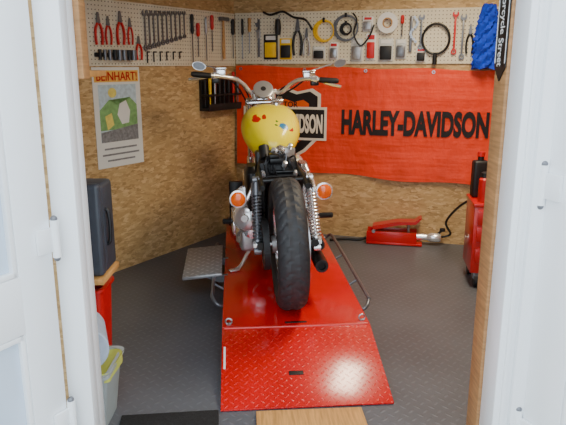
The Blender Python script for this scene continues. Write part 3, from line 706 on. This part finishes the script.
# fork and front end
fk = MB()
for s in (-1, 1): fk.tube([(s*.10, 1.50, .325), (s*.10, 1.42, .52), (s*.10, 1.415, .53)], [.028, .027, .02], 14).tube([(s*.10, 1.42, .52), (s*.10, 1.235, .93)], .019, 12)
fk.box((0, 1.255, .90), (.25, .07, .03), (R(-24), 0, 0), .008).box((0, 1.325, .72), (.25, .08, .035), (R(-24), 0, 0), .008)
fk.build('fork', m_chrome, B_)
MB().loft([[(x, 1.50+(.345+.006*(1-abs(x)/.06))*math.sin(q), .325+(.345+.02*(1-(x/.06)**2)-.01)*math.cos(q)) for x in (-.06, -.045, -.02, .02, .045, .06, .03, -.03)] for q in [R(-75)+R(110)*i/24 for i in range(25)]]).build('front_fender', m_yellow, B_)
hl = MB().lathe([(.0, -.10), (.05, -.09), (.08, -.05), (.09, 0), (.094, .01), (.085, .02)], (0, 1.42, .84), (0, 1, -.05), 28).build('headlight', m_chrome, B_)
MB().lathe([(.084, 0), (.06, .012), (0, .02)], (0, 1.44, .84), (0, 1, -.05), 24).build('headlight_lens', m_card, hl)
g = MB().lathe([(.02, -.06), (.058, -.035), (.064, 0), (.064, .008), (.052, .012)], (-.005, 1.21, .985), (0, -.8, .6), 28).build('gauge', m_bright, B_)
MB().lathe([(.051, 0), (0, .003)], Vector((-.005, 1.21, .985))+Vector((0, -.8, .6)).normalized()*.010, (0, -.8, .6), 24).build('gauge_face', m_bblack, g)
MB().box((-.005, 1.205, .93), (.10, .03, .03), (R(-30), 0, 0), .008).build('warning_lamp_panel', m_chrome, B_)
# handlebar
GLn, GRn = bp(192, 74, 1.03), bp(338, 81, 1.06)
GLi, GRi = bp(231, 78, 1.12), bp(305, 79, 1.13)
c0 = Vector((-.06, 1.25, .965)); c1 = Vector((.06, 1.25, .965))
hb = MB().tube(catmull([GLn, GLi, bp(243, 84, 1.19), bp(250, 92, 1.22), c0, c1, bp(282, 92, 1.22), bp(291, 84, 1.19), GRi, GRn], 8), .0135, 12).build('handlebar', m_bright, B_)
MB().cyl((-.06, 1.255, .9), c0, .017).cyl((.06, 1.255, .9), c1, .017).box((0, 1.255, .97), (.17, .03, .028), None, .008).build('riser', m_bright, B_)
for s, a, z in ((-1, GLi, GLn), (1, GRi, GRn)):
    d = (z-a); L = d.length; dn = d.normalized()
    MB().tube([a+dn*(L-.12), a+dn*(L-.115), a+dn*(L-.01), z+dn*.004], [.013, .0175, .0175, .012], 14).build('grip', m_grip, hb)
    MB().lathe([(.012, 0), (.022, .003), (.023, .04), (.012, .045)], a+dn*(L-.17), d, 14).build('switch_housing', m_bright, hb)
    p = a+dn*(L-.17)
    MB().tube(catmull([p+Vector((0, .03, .010)), p+dn*.05+Vector((0, .055, .0)), p+dn*.12+Vector((0, .06, -.022)), p+dn*.20+Vector((0, .055, -.036))], 5), [.012]*5+[.010]*10+[.009], 8).build('lever', m_bright, hb)
    MB().box(p+Vector((-s*.01, .03, .024)), (.08, .05, .045), (0, 0, 0), .009).box(p+Vector((-s*.01, .03, .05)), (.085, .055, .010), (0, 0, 0), .003).build('master_cylinder' if s > 0 else 'clutch_perch', m_chrome, hb)
    MB().box(p+Vector((s*.02, -.0, -.022)), (.05, .05, .035), (0, 0, 0), .008).build('switch_block', m_black, hb)
    mc_ = bp(340, 63, 1.13) if s > 0 else bp(199, 66, 1.13)
    mi = MB().tube(catmull([p+Vector((0, .04, .05)), p.lerp(mc_, .55)+Vector((0, .03, .028)), mc_+Vector((-s*.03, .012, .0))], 5), .0048, 8)
    oval_ = lambda kx, dy: [mc_+Vector((.042*kx*math.cos(q), dy, .026*kx*math.sin(q)+.006*math.cos(q)*s)) for q in [2*PI*i/22 for i in range(22)]]
    mi = mi.loft([oval_(.97, -.004), oval_(1, 0), oval_(.9, .012), oval_(.4, .02)]).build('mirror', m_bright, hb)
    MB().loft([oval_(.9, -.0045), oval_(.88, -.0055)]).build('mirror_glass', m_dsteel, mi)
    for j in (0, 1):
        MB().tube(catmull([p+Vector((-s*.02*j, .03, .01)), p+Vector((-s*.10, .08, -.02-.03*j)), Vector((s*(.10+.02*j), 1.33, .95-.03*j)), Vector((s*.06, 1.2, .72)), Vector((s*.05, .95, .6))], 6), .0055, 6).build('control_cable', m_blackp, B_)

# ------------------------------------------------------------------ hydraulic foot pump on the floor
p = at_z(394, 243, 0); J = thing('hydraulic_pump', 'red hydraulic foot pump on the floor below the banner', 'pump', (p.x, p.y, 0), R(-12))
MB().box((0, .0, .012), (.40, .14, .016), bev=.003).box((-.02, -.062, .055), (.36, .007, .09), bev=.002).box((-.02, .062, .055), (.36, .007, .09), bev=.002).box((-.197, 0, .05), (.007, .13, .08), bev=.002).build('base', m_redp, J)
MB().cyl((-.17, 0, .055), (.16, 0, .055), .034, 20).build('reservoir', m_redp, J)
MB().cyl((.14, 0, .06), (.23, 0, .06), .024, 16).lathe([(.0, .10), (.03, .10), (.034, .09), (.034, .03), (.02, .0)], (.23, 0, .06), (1, 0, 0), 18).build('cylinder', m_bright, J)
MB().prism([(-.16, .105), (-.16, .135), (.02, .175), (.14, .180), (.18, .210), (.19, .203), (.15, .160), (.03, .150)], .10, Matrix.Translation((0, -.05, 0)) @ XZ).build('pedal', m_redp, J)
MB().cyl((-.15, -.07, .10), (-.15, .07, .10), .012).cyl((.10, -.02, .07), (.10, -.02, .165), .010).cyl((.10, .02, .07), (.10, .02, .165), .010).build('pivot', m_steel, J)
MB().lathe([(.0, 0), (.02, 0), (.02, .02), (.0, .02)], (.34, 0, .11), (0, 0, 1), 14).cyl((.31, 0, .09), (.34, 0, .115), .008).build('release_valve', m_blackp, J)
RJ = Matrix.Rotation(R(-12), 3, 'Z'); P0 = Vector((p.x, p.y, 0))
A = P0+RJ @ Vector((.335, 0, .065))
E = at_y(478, 196, 3.75)
tag(MB().tube(catmull([A, A+Vector((.06, -.02, .03)), at_y(446, 222, 4.02), at_y(460, 206, 3.9), E], 6), .008, 8).build('hose', m_blackp), 'black hydraulic hose running from the red pump up to the red trolley', 'hose')
A2 = P0+RJ @ Vector((-.205, 0, .03))
tag(MB().tube(catmull([A2, A2+Vector((-.06, .01, -.018)), A2+Vector((-.16, .03, -.018)), A2+Vector((-.27, .0, -.018))], 6), .010, 8).build('hose', m_blackp), 'black hose lying on the floor between the lift table and the red pump', 'hose')
# ------------------------------------------------------------------ red trolley at right
p = at_z(469, 291, 0); Tr = thing('tool_trolley', 'red tool trolley on castors half hidden behind the right door post', 'trolley', (p.x+.26, p.y+.16, 0), R(-8))
MB().box((0, 0, .29), (.46, .28, .40), bev=.008).box((0, 0, .50), (.47, .29, .02), bev=.004).build('cabinet', m_redp, Tr)
MB().box((.055, .128, .755), (.35, .022, .49), bev=.006).box((-.115, .09, .72), (.014, .09, .42), bev=.004).build('upright_panel', m_redp, Tr)
MB().box((.055, .07, .74), (.33, .10, .016), bev=.003).build('upper_shelf', m_redp, Tr)
for z in (.2, .33, .43):
    d = MB().box((0, -.145, z), (.42, .014, .09), bev=.004).build('drawer', m_redp, Tr); MB().box((0, -.157, z+.03), (.36, .014, .014), bev=.003).build('handle', m_steel, d)
for sx in (-1, 1):
    for sy in (-1, 1):
        c = MB().cyl((sx*.19-.012, sy*.11, .04), (sx*.19+.012, sy*.11, .04), .04, 18).build('castor', m_grip, Tr)
        MB().box((sx*.19, sy*.11, .075), (.04, .05, .04), bev=.003).build('castor_fork', m_dsteel, c)
bpy.context.view_layer.update()
t = thing('spray_can', 'red spray can with black cap standing on the red trolley', 'spray can', Tr.matrix_world @ Vector((-.175, -.08, .511)))
MB().lathe([(.03, 0), (.032, .006), (.032, .13), (.02, .145)], (0, 0, 0), n=18).build('can', m_red, t); MB().lathe([(.024, .143), (.024, .17), (.015, .175)], n=16).build('cap', m_blackp, t)
t = thing('oil_can', 'black oil bottle with red cap standing on the red trolley', 'bottle', Tr.matrix_world @ Vector((-.18, .06, .511)))
MB().box((0, 0, .11), (.09, .07, .22), bev=.015, seg=3).cyl((0, 0, .21), (0, 0, .245), .018).build('bottle_body', m_blackp, t); MB().cyl((0, 0, .245), (0, 0, .27), .022).build('cap', m_red, t)
t = thing('power_drill', 'black and red power drill lying on the red trolley', 'drill', Tr.matrix_world @ Vector((-.05, -.09, .511)))
MB().tube([(0, 0, .18), (.0, -.03, .18), (0, .08, .18), (0, .09, .18)], [.022, .03, .032, .02], 14).build('drill_body', m_red, t)
MB().tube([(0, .05, .17), (0, .055, .08), (0, .06, .045)], [.02, .018, .022], 12).box((0, .05, .025), (.07, .10, .05), bev=.006).build('grip', m_blackp, t)
MB().lathe([(.02, 0), (.016, .03), (.006, .045)], (0, -.03, .18), (0, -1, 0), 14).build('chuck', m_steel, t)

# ------------------------------------------------------------------ left front corner : shelf, case, bins
Sh = thing('shelving_unit', 'pale wooden shelf unit behind the left door frame', 'shelf', (-.995, 2.24, 0))
for z in (.485, 1.25): MB().box((0, 0, z), (.64, .22, .022), bev=.002).build('shelf_board', m_plank, Sh)
for x in (-.30, .10):
    for y in (-.09, .09): MB().box((x, y, .9), (.035, .035, 1.8)).build('upright', m_timber, Sh)
cs = thing('tool_case', 'dark grey plastic tool case standing on the lower wooden shelf', 'case', (-.845, 2.26, .497))
MB().box((0, .01, .175), (.33, .15, .35), bev=.018, seg=3).build('case_body', m_case, cs)
MB().box((0, -.085, .18), (.335, .05, .355), bev=.016, seg=3).build('lid', m_case, cs)
for x in (-.1, .1): MB().box((x, -.115, .30), (.04, .014, .06), bev=.003).build('latch', m_blackp, cs)
MB().tube(catmull([(.16, -.03, .25), (.175, -.03, .24), (.18, -.03, .18), (.175, -.03, .12), (.16, -.03, .11)], 4), .007, 8).build('handle', m_blackp, cs)
def binbm(w0, w1, d0, d1, h, th=.006):
    def rr(w, d, z, n=6):
        o = []; r = .03
        for cx, cy, a0 in ((w/2-r, d/2-r, 0), (-w/2+r, d/2-r, PI/2), (-w/2+r, -d/2+r, PI), (w/2-r, -d/2+r, 1.5*PI)):
            o += [(cx+r*math.cos(a0+PI/2*i/n), cy+r*math.sin(a0+PI/2*i/n), z) for i in range(n+1)]
        return o
    return MB().loft([rr(w0, d0, 0), rr(w1, d1, h), rr(w1+.02, d1+.02, h), rr(w1+.02, d1+.02, h+.012), rr(w1-.012, d1-.012, h+.012), rr(w0-.012, d0-.012, .01)])
t = thing('waste_bin', 'pale grey waste bin with yellowish bag just inside the left door', 'bin', (-.775, 1.995, 0))
binbm(.27, .32, .19, .23, .22).build('bin_body', m_bin, t)
MB().loft([[((.171+.005*math.sin(9*q))*math.copysign(abs(math.cos(q))**.5, math.cos(q)), (.125+.005*math.sin(7*q))*math.copysign(abs(math.sin(q))**.5, math.sin(q)), z+.004*math.sin(5*q)) for q in [2*PI*i/48 for i in range(48)]] for z in (.20, .215, .235)]+[[(.13*math.copysign(abs(math.cos(q))**.5, math.cos(q)), .10*math.copysign(abs(math.sin(q))**.5, math.sin(q)), .21) for q in [2*PI*i/48 for i in range(48)]]], True).build('bag', m_bag, t)
t = thing('paper_roll', 'blue grey cleaning paper roll lying on top of the waste bin', 'paper roll', (-.685, 1.905, .315))
MB().lathe([(.022, .0), (.05, .001), (.076, .0), (.08, .004), (.08, .2), (.022, .2)], (0, 0, 0), (-.34, .94, 0), 32, True).build('roll', m_roll, t)
MB().lathe([(.016, -.001), (.022, -.001), (.022, .2), (.016, .2)], (0, 0, 0), (-.34, .94, 0), 20, True).build('core', m_wood_h, t)
tag(binbm(.32, .36, .14, .16, .42).build('storage_bin', m_red, loc=(-.885, 2.27, 0)), 'tall red plastic bin under the wooden shelf behind the grey bin', 'bin')
# doormat and plank
p0 = at_z(174, 432, 0)
tag(MB().box((0, 0, .006), (.36, .42, .012), bev=.004).build('doormat', m_mat, loc=(p0.x-.01, p0.y-.10, 0), rz=R(6)), 'black textured doormat on the floor left of the ramp', 'doormat')
p1 = at_z(309, 413, 0)
tag(MB().box((0, -.25, .009), (.40, .5, .018), bev=.002).build('plank', m_plank, loc=(p1.x, p1.y+.0, 0), rz=R(4)), 'pale wooden board lying on the floor before the ramp', 'board')
# sign on right timber reveal
t = thing('street_sign', 'black arrow shaped sign with white vertical lettering on the right door post', 'sign', (.6205, 1.762, 1.235))
YZs = Matrix(((0, 0, -1, 0), (1, 0, 0, 0), (0, 1, 0, 0), (0, 0, 0, 1)))
MB().prism([(0, .0), (.044, .04), (.044, .50), (-.044, .50), (-.044, .04)], .003, YZs).build('panel', m_black, t)
LM = lambda z: Matrix(((0, 0, -1, -.0045), (0, -1, 0, 0), (-1, 0, 0, z), (0, 0, 0, 1)))
lettering('lettering', 'Motorcycle', m_pwhite, t, LM(.205), .15, .046, .014)
lettering('lettering', 'Street', m_pwhite, t, LM(.080), .078, .040, .014)
for s in (-1, 1): MB().box((-.0036, s*.039, .27), (.0012, .003, .44)).build('border_line', m_pwhite, t)

# ------------------------------------------------------------------ light
w = bpy.data.worlds.new('World'); bpy.context.scene.world = w; w.use_nodes = True
bg = w.node_tree.nodes['Background']; bg.inputs[0].default_value = (.80, .91, 1, 1); bg.inputs[1].default_value = 3.1
def area(loc, rot, sx, sy, e, col, spread=180):
    l = bpy.data.lights.new('light', 'AREA'); l.shape = 'RECTANGLE'; l.size = sx; l.size_y = sy; l.energy = e; l.color = col; l.spread = R(spread)
    o = bpy.data.objects.new('light', l); C.objects.link(o); o.location = loc; o.rotation_euler = rot; return o
area((.96, 3.14, 2.2), (0, 0, R(-12)), .36, .9, 36, (1, .84, .60), 150)
area((0, .4, 2.6), (R(35), 0, 0), 1.6, 1.0, 8, (.95, .97, 1))
cam = bpy.data.cameras.new('Camera'); cam.sensor_width = 36; cam.lens = 36*FP/566; cam.sensor_fit = 'HORIZONTAL'
co = bpy.data.objects.new('Camera', cam); C.objects.link(co); co.location = (0, 0, HC); co.rotation_euler = (R(90)-PT, 0, 0)
cam.clip_start = .02
bpy.context.scene.camera = co
